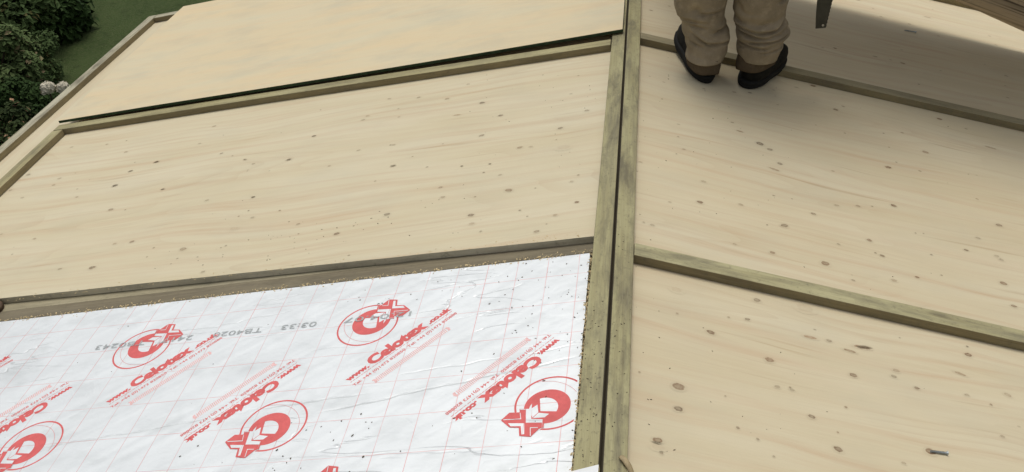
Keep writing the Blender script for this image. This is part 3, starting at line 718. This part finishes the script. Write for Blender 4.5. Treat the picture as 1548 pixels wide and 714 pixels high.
pl = jn((.138, 3.165, 1.45), (.036, .018), wrl)
pr = jn((.610, 2.975, .70), (.018, .036), wrr)
body = skin('body', J, Eg, [M_SKIN], 2)
body.transform(INV); bd = child('body', body)
# hands: five bent fingers each, joined into the body mesh as one mesh
def fingers(base, dirs, side_v, palm_n, curl):
    V = []; E_ = []
    for k in range(4):
        off = side_v * (.018 * (k - 1.5)); Ln = (.038, .044, .041, .032)[k]
        p = base + off - dirs * .03; V.append((p, .010)); d = dirs.copy(); i0 = len(V) - 1
        for q in range(3):
            d = (Matrix.Rotation(curl * (q > 0) + curl * .4, 3, side_v) @ d).normalized(); p = p + d * (Ln * (1.5 if q == 0 else .75)); V.append((p, .0095 - .001 * q)); E_.append((i0, len(V) - 1)); i0 = len(V) - 1
        yield_ = None
    p = base - dirs * .045 - side_v * .028; V.append((p, .011)); i0 = len(V) - 1
    d = (dirs * .6 - side_v * .8).normalized()
    for q in range(2):
        p = p + d * .034; V.append((p, .0105 - .001 * q)); E_.append((i0, len(V) - 1)); i0 = len(V) - 1; d = (d + dirs * .6 + palm_n * .3).normalized()
    return V, E_
bmh = bmesh.new(); bmh.from_mesh(body)
for base, dr, sv_, pn, cu_ in ((Vector((.146, 3.20, 1.49)), Vector((.1, .7, .65)).normalized(), Vector((1, 0, 0)), Vector((0, 0, -1)), -.85),
                         (Vector((.610, 2.972, .655)), Vector((0, -.05, -1)).normalized(), Vector((0, 1, 0)), Vector((-1, 0, 0)), 1.0)):
    V, E_ = fingers(base, dr, sv_, pn, cu_)
    # each chain skinned on its own so that the fingers stay apart
    chains = {}
    start = 0
    par = {b_: a_ for a_, b_ in E_}
    roots = [i for i in range(len(V)) if i not in par]
    for r0 in roots:
        ch = [r0]
        while True:
            nx_ = [b_ for b_, a_ in par.items() if a_ == ch[-1]]
            if not nx_: break
            ch.append(nx_[0])
        mm = skin('f', [V[i] for i in ch], [(i, i + 1) for i in range(len(ch) - 1)], [M_SKIN], 2); mm.transform(INV); bmh.from_mesh(mm)
bmh.to_mesh(body); bmh.free()
for p in body.polygons: p.use_smooth = True
# face, hair, shirt
HC = Vector((.362, 3.105, 1.545))
def blob(name, c, r, mats, seg=20, squ=None, amp=0):
    bm = bmesh.new(); bmesh.ops.create_uvsphere(bm, u_segments=seg, v_segments=seg // 2 + 2, radius=1)
    for v in bm.verts:
        k = 1 + amp * mn.noise(v.co * 4); v.co = Vector((v.co.x * r[0] * k, v.co.y * r[1] * k, v.co.z * r[2] * k)) + Vector(c)
    return finish(bm, name, mats, True)
hb = blob('hair', HC + Vector((0, -.014, .035)), (.082, .098, .088), [M_HAIR], 28, amp=.06); child('hair', shift(hb))
M_EYE = plain('eye', (.6, .58, .55), .3, .05); 
for dx in (-.03, .03):
    child('eye', shift(blob('eye', HC + Vector((dx, .088, .0)), (.011, .010, .008), [M_EYE], 12)))
    child('ear', shift(blob('ear', HC + Vector((dx * 2.6, .0, -.01)), (.010, .018, .030), [M_SKIN], 12)))
child('nose', shift(blob('nose', HC + Vector((0, .104, -.022)), (.012, .018, .024), [M_SKIN], 12)))
child('mouth', shift(blob('mouth', HC + Vector((0, .094, -.055)), (.024, .008, .006), [plain('lip', (.42, .18, .15), .5)], 12)))
J = []; Eg = []
a0 = jn((.315, 2.925, .80), (.170, .140)); b0 = jn((.322, 2.945, 1.02), (.145, .112), a0); c0 = jn((.335, 2.985, 1.19), (.170, .122), b0); d0 = jn((.344, 3.01, 1.33), (.088, .08), c0)
for path in (((.160, 3.00, 1.29, .070), (.045, 3.00, 1.12, .052), (.085, 3.07, 1.26, .044)), ((.515, 3.00, 1.28, .070), (.617, 3.01, 1.03, .052), (.614, 2.995, .87, .044))):
    pv = c0
    for (x, y, z, r) in path: pv = jn((x, y, z), r, pv)
child('shirt', shift(skin('shirt', J, Eg, [M_SHIRT], 2)))

# ------------------------------------------------------------------ hand saw in the right hand, its tip hanging into view
saw = empty('hand_saw', (.612, 2.95, .62)); tag(saw, 'dark hand saw blade pointing down beside the person, hole near its tip', 'saw')
M_BLADE = plain('saw_blade_steel', (.045, .045, .036), .45, .25, 25, .1, .001, .5, metal=.4)
M_HANDLE = plain('saw_handle', (.02, .03, .02), .5, .1, 30)
M_HOLE = plain('pale_hole_disc', (.50, .46, .38), .5, .1, 30)  # solid pale disc painted as the light showing through the tip hole
bm = bmesh.new()
tip = Vector((.6045, 2.95, .066)); topz = .60
x0a, x0b, x1a, x1b = -.018, .0155, -.052, .050
L0 = topz - tip.z; teeth = 90
left = [(x0a + (x1a - x0a) * i / 10, L0 * i / 10) for i in range(11)]
right = []
for i in range(teeth + 1):
    t = i / teeth; right.append((x0b + (x1b - x0b) * t + (.0016 if i % 2 else 0), .004 + (L0 - .004) * t))
outline = [(x0a + .003, 0)] + left[1:] + right[::-1]
fr = [bm.verts.new((tip.x + x, tip.y - .0006, tip.z + z)) for x, z in outline]; bk = [bm.verts.new((tip.x + x, tip.y + .0006, tip.z + z)) for x, z in outline]
bm.faces.new(fr); bm.faces.new(bk[::-1])
for i in range(len(fr)): bm.faces.new((fr[i], bk[i], bk[(i + 1) % len(fr)], fr[(i + 1) % len(fr)]))
me = finish(bm, 'blade', [M_BLADE]); me.transform(Matrix.Translation(-Vector(saw.location))); link('blade', me, saw)
bm = bmesh.new(); bmesh.ops.create_cone(bm, cap_ends=True, segments=16, radius1=.0036, radius2=.0036, depth=.0022, matrix=Matrix.Translation((tip.x + .006, tip.y, tip.z + .012)) @ Matrix.Rotation(pi / 2, 4, 'X'))
me = finish(bm, 'tip_hole', [M_HOLE]); me.transform(Matrix.Translation(-Vector(saw.location))); link('tip_hole', me, saw)
hm = skin('handle', [((.585, 2.95, .60), .014), ((.575, 2.95, .66), .014), ((.590, 2.955, .71), .014), ((.625, 2.955, .70), .014), ((.650, 2.95, .64), .015), ((.635, 2.95, .60), .014)], [(0, 1), (1, 2), (2, 3), (3, 4), (4, 5), (5, 0)], [M_HANDLE], 1)
hm.transform(Matrix.Translation(-Vector(saw.location))); link('handle', hm, saw)

# ------------------------------------------------------------------ boot toe at the left edge of the picture
M_BRN = plain('brown_boot_leather', (.105, .070, .045), .7, .3, 40, .5)
lb = empty('work_boot', on_deck(1.978, 1.872, -1, -.040)); tag(lb, 'rounded brown boot toe just entering at the left picture edge beside the brown rafter', 'boot')
b = boot((0, 0, 0), radians(86), -1, nm='upper', up=M_BRN, parent=lb, pitch=0, length=.262, sole=M_BRN)
lb.scale = (1, 1, .8)

# ------------------------------------------------------------------ curled wood splinter on the ridge, bottom edge
def splinter():
    pts = [(-.0 + .0, 0, 0)]
    path = [Vector((.036, 1.168, .004)), Vector((.043, 1.158, .007)), Vector((.051, 1.149, .004)), Vector((.058, 1.142, -.004)), Vector((.066, 1.133, -.012)), Vector((.075, 1.120, -.018)), Vector((.088, 1.102, -.021))]
    rings = []
    for i, p in enumerate(path):
        d = (path[min(i + 1, len(path) - 1)] - path[max(i - 1, 0)]).normalized(); n_ = Vector((0, 0, 1)); s_ = d.cross(n_).normalized(); n2 = s_.cross(d)
        wd = (.0046, .0054, .0050, .0046, .0044, .0042, .003)[i]; th = (.0018, .0022, .0022, .002, .002, .0018, .001)[i]
        rings.append([tuple(p + s_ * wd * a_ + n2 * th * b_) for a_, b_ in ((-1, -1), (0, -1.3), (1, -.8), (1.1, .6), (.2, 1.2), (-.9, 1))])
    me = loft(rings, [timber('splinter_wood', top=(.46, .36, .20), alt=(.36, .27, .14), dirt=.3)], 'wood_splinter'); set_sl(me, 'y')
    return me
me = splinter(); mw = recentre(me, MR); o = link('wood_splinter', me, None, mw)
tag(o, 'curled pale wood splinter lying across the ridge batten edge at the bottom', 'splinter')

# ------------------------------------------------------------------ two loose screws
M_ZINC = plain('zinc_screw', (.40, .44, .46), .4, .1, 60, 0, metal=.6)
def screw(p0, p1, label):
    p0, p1 = Vector(p0), Vector(p1); d = (p1 - p0); L = d.length; d.normalize()
    root = empty('loose_screw', MR @ ((p0 + p1) / 2)); tag(root, label, 'screw')
    q = d.to_track_quat('Z', 'Y').to_matrix().to_4x4()
    bm = bmesh.new(); bmesh.ops.create_cone(bm, cap_ends=True, segments=10, radius1=.0006, radius2=.0021, depth=L * .9, matrix=Matrix.Translation((0, 0, 0)) @ q)
    for k in range(14):
        bmesh.ops.create_cone(bm, cap_ends=True, segments=10, radius1=.0028, radius2=.0020, depth=.0006, matrix=Matrix.Translation(d * (-.42 + .06 * k) * L) @ q)
    a_ = finish(bm, 'shank', [M_ZINC], False); bm = bmesh.new()
    bmesh.ops.create_cone(bm, cap_ends=True, segments=14, radius1=.0022, radius2=.0044, depth=.0032, matrix=Matrix.Translation(d * L * .48) @ q)
    b_ = finish(bm, 'head', [M_ZINC], False)
    rt = MR.to_3x3().to_4x4()
    for nm, me in (('shank', a_), ('head', b_)): me.transform(rt); link(nm, me, root)
SCR = [(1.110, 3.742, -.0205), (1.160, 3.750, -.0200), (.645, 1.381, -.0205), (.681, 1.386, -.0200)]
screw(SCR[0], SCR[1], 'small bright screw lying on the shaded far right sheet')
screw(SCR[2], SCR[3], 'bluish screw lying beside a dark knot on the nearest right sheet')

# ------------------------------------------------------------------ sawdust and crumbs
def crumbs(name, spots, mt, side=-1):
    bm = bmesh.new(); r = random.Random(5)
    for (s, y, n, sz) in spots:
        M_ = Matrix.Translation((side * s, y, n + sz * .3)) @ Matrix.Rotation(r.uniform(0, pi), 4, 'Z') @ Matrix.Rotation(r.uniform(-.5, .5), 4, 'X') @ Matrix.Diagonal((sz * r.uniform(.7, 1.9), sz * r.uniform(.5, .9), sz * r.uniform(.3, .6), 1))
        vs = bmesh.ops.create_icosphere(bm, subdivisions=1, radius=1, matrix=M_)['verts']
    me = finish(bm, name, [mt]); o = link(name, me, None, SM(side)); tag(o, kind='stuff'); return o
r = random.Random(9)
SP = []
for _ in range(620):
    t = r.random(); s = .06 + 1.75 * t; y = 1.842 + abs(r.gauss(0, .006)) * (1 if r.random() < .7 else -1)
    if y < 1.842: SP.append((s, y, FN, r.uniform(.0008, .0024)))
    else: SP.append((s, min(y, 1.875), -.0425, r.uniform(.0009, .0027)))
for _ in range(420):
    y = r.uniform(1.13, 1.84); s = .056 + r.gauss(0, .0035)
    SP.append((max(.050, s), y, FN if s > .056 else -.030, r.uniform(.0008, .0026)))
for _ in range(260):
    t = r.random(); s = .08 + 2.0 * t; y = 1.884 + .028 * t + abs(r.gauss(0, .010)) + .002
    SP.append((s, y, -.024, r.uniform(.0006, .0019)))
o = crumbs('sawdust', SP, plain('sawdust', (.62, .50, .29), .9, .2, 90, 0)); o['label'] = 'pale sawdust crumbs along the cut edges beside the foil board'
SP = []
for _ in range(70):
    SP.append((.06 + abs(r.gauss(0, .12)), r.uniform(1.20, 1.835), FN, r.uniform(.0008, .0022)))
for _ in range(34): SP.append((r.uniform(.06, .7), 1.80 - abs(r.gauss(0, .05)), FN, r.uniform(.0008, .0021)))
for _ in range(26): SP.append((r.gauss(.62, .10), r.gauss(1.27, .05), FN, r.uniform(.0010, .0026)))
for _ in range(18): SP.append((r.uniform(.8, 1.6), r.uniform(1.25, 1.8), FN, r.uniform(.0007, .0016)))
for _ in range(60):
    SP.append((r.uniform(.006, .044), r.uniform(1.12, 1.6), .0001, r.uniform(.0007, .0018)))
o = crumbs('dirt_crumbs', SP, plain('dark_dirt', (.10, .085, .06), .95, .4, 90, 0)); o['label'] = 'dark dirt crumbs scattered on the foil and ridge'

SP = []
for _ in range(60): SP.append((abs(r.gauss(.75, .28)) + .06, 1.95 + abs(r.gauss(0, .16)), -.024, r.uniform(.0007, .0019)))
for _ in range(30): SP.append((r.uniform(.07, .5), r.uniform(2.2, 2.95), -.024, r.uniform(.0007, .0016)))
o = crumbs('dirt_crumbs', SP, bpy.data.materials['dark_dirt']); o['label'] = 'dark crumbs trodden over the left plywood sheet'
SP = []
for _ in range(70): SP.append((abs(r.gauss(0, .25)) + .055, r.uniform(1.15, 3.0), -.024, r.uniform(.0007, .0018)))
for _ in range(16): SP.append((r.uniform(.3, 1.3), r.uniform(1.3, 3.0), -.024, r.uniform(.0007, .0016)))
for _ in range(40): SP.append((r.uniform(.010, .046), r.uniform(1.12, 1.9), .0001, r.uniform(.0007, .0018)))
o = crumbs('dirt_crumbs', SP, bpy.data.materials['dark_dirt'], 1); o['label'] = 'dark crumbs on the right sheets beside the ridge'

# ------------------------------------------------------------------ garden shrubs
def leaf_mat(name, a_, b_, c_=None):
    m, nt, bs = mat(name); N = NB(nt); at = N.attr('lv').outputs['Fac']
    st = [(0, a_), (.6, b_)] + ([(.93, b_), (1, c_)] if c_ else [(1, b_)])
    N.l(N.ramp(at, st), bs.inputs['Base Color']); bs.inputs['Roughness'].default_value = .75; bs.inputs['Specular IOR Level'].default_value = .12
    bs.inputs['Subsurface Weight'].default_value = 0
    return m
M_STEM = plain('stem_bark', (.06, .045, .03), .9, .3, 20)
def shrub(name, label, cx, cy, rx, ry, hz, n, leaf, mt, seed, cat='shrub', clumps=26, long=1.7):
    r = random.Random(seed); root = empty(name, (cx, cy, GZ)); tag(root, label, cat)
    C_ = []
    for _ in range(clumps):
        a_ = r.uniform(0, 2 * pi); q = math.sqrt(r.random()); z = hz * r.uniform(.15, .95) * (1 - .35 * q * q)
        C_.append((q * rx * .85 * cos(a_), q * ry * .85 * sin(a_), z, r.uniform(.16, .34) * min(rx, ry, hz) * 1.15, r.random()))
    V = []; F = []; LV = []
    for i in range(n):
        c = C_[r.randrange(len(C_))]
        d = Vector((r.gauss(0, 1), r.gauss(0, 1), r.gauss(0, 1))).normalized(); rad = c[3] * (r.random() ** .35)
        p = Vector((c[0], c[1], c[2])) + d * rad
        if p.z < .02: continue
        nrm = (d + Vector((0, 0, .7)) + Vector((r.uniform(-.6, .6), r.uniform(-.6, .6), r.uniform(-.4, .4)))).normalized()
        ax = nrm.cross(Vector((r.uniform(-1, 1), r.uniform(-1, 1), r.uniform(-1, 1)))).normalized(); bx = nrm.cross(ax)
        L = leaf * r.uniform(.6, 1.3); W_ = L / long / 2
        k = len(V)
        V += [p, p + ax * L * .5 + bx * W_ + nrm * L * .08, p + ax * L - nrm * L * .12, p + ax * L * .5 - bx * W_ + nrm * L * .08, ]
        F += [(k, k + 1, k + 2), (k, k + 2, k + 3)]
        val = min(1, max(0, .55 * c[4] + .45 * r.random())); val = .97 + .03 * r.random() if r.random() < .06 else val * .92
        LV += [val] * 4
    me = bpy.data.meshes.new('foliage'); me.from_pydata([tuple(v) for v in V], [], F); at = me.attributes.new('lv', 'FLOAT', 'POINT')
    at.data.foreach_set('value', LV); me.materials.append(mt); link('foliage', me, root)
    bm = bmesh.new()
    for c in C_[::2]:
        q = Vector((c[0], c[1], c[2])); p = Vector((r.uniform(-.1, .1), r.uniform(-.1, .1), -.05)); d = q - p
        M_ = Matrix.Translation((p + q) / 2) @ d.to_track_quat('Z', 'Y').to_matrix().to_4x4()
        bmesh.ops.create_cone(bm, cap_ends=True, segments=6, radius1=.022, radius2=.006, depth=d.length, matrix=M_)
    link('stem', finish(bm, 'stem', [M_STEM]), root)
    return root
LG1 = leaf_mat('grey_green_leaves', (.042, .072, .022), (.125, .170, .066), (.20, .15, .09))
LG2 = leaf_mat('dark_green_leaves', (.012, .028, .007), (.036, .068, .018))
LG3 = leaf_mat('mid_green_leaves', (.024, .046, .014), (.060, .095, .032), (.12, .10, .04))
LG4 = leaf_mat('russet_tinged_leaves', (.014, .026, .008), (.042, .062, .020), (.40, .24, .15))
HEADS = [(.035, -.04, .60, .060), (.150, .00, .59, .050), (-.02, .05, .57, .040)]
shrub('garden_shrub', 'grey-green shrub at the upper left, paler than the others', -6.10, 7.75, .55, .62, .95, 9000, .060, LG1, 1)
shrub('garden_shrub', 'very dark broad-leaved shrub at the top edge beside the lawn', -6.75, 9.55, .72, .70, .85, 6500, .085, LG2, 2)
shrub('garden_shrub', 'mid-green bushy shrub in the centre of the border against the lawn', -5.98, 8.15, .36, .50, .60, 6000, .050, LG3, 3)
shrub('garden_shrub', 'dark green shrub behind the white flowers', -5.40, 7.20, .36, .42, .52, 5500, .050, LG2, 4)
shrub('garden_shrub', 'low shrub with russet leaf tips at the left picture edge', -5.30, 6.55, .45, .42, .62, 6500, .050, LG4, 5)
shrub('garden_shrub', 'dark shrub with scattered pinkish leaves just above the eaves', -4.95, 5.95, .42, .42, .60, 6000, .050, LG4, 6)
shrub('garden_shrub', 'green shrub behind the grey-green one in the far corner', -6.85, 8.9, .8, .8, 1.15, 6000, .075, LG3, 7)
# hydrangea with two white heads
hy = empty('flower_bush', (-4.98, 7.07, GZ)); tag(hy, 'cluster of creamy white flower heads by the eaves on the left', 'flower')
M_PET = plain('cream_petals', (.62, .58, .47), .7, .12, 40, 0)
rp = random.Random(4)
for (dx, dy, dz, R_) in HEADS:
    V = []; F = []
    for i in range(420):
        d = Vector((rp.gauss(0, 1), rp.gauss(0, 1), rp.gauss(0, 1))).normalized()
        if d.z < -.5: continue
        p = Vector((dx, dy, dz)) + d * R_ * rp.uniform(.86, 1.05); n_ = (d + Vector((rp.uniform(-.5, .5),) * 3)).normalized()
        ax = n_.cross(Vector((rp.uniform(-1, 1), rp.uniform(-1, 1), .3))).normalized(); bx = n_.cross(ax); L = .016 * rp.uniform(.7, 1.3)
        k = len(V); V += [tuple(p + ax * L), tuple(p + bx * L), tuple(p - ax * L), tuple(p - bx * L)]; F.append((k, k + 1, k + 2, k + 3))
    me = bpy.data.meshes.new('flower_head'); me.from_pydata(V, [], F); me.materials.append(M_PET); link('flower_head', me, hy)
    bm = bmesh.new(); d = Vector((dx, dy, dz)); bmesh.ops.create_cone(bm, cap_ends=True, segments=6, radius1=.006, radius2=.004, depth=d.length, matrix=Matrix.Translation(d / 2) @ d.to_track_quat('Z', 'Y').to_matrix().to_4x4())
    link('stem', finish(bm, 'stem', [M_STEM]), hy)
bpy.context.view_layer.update()
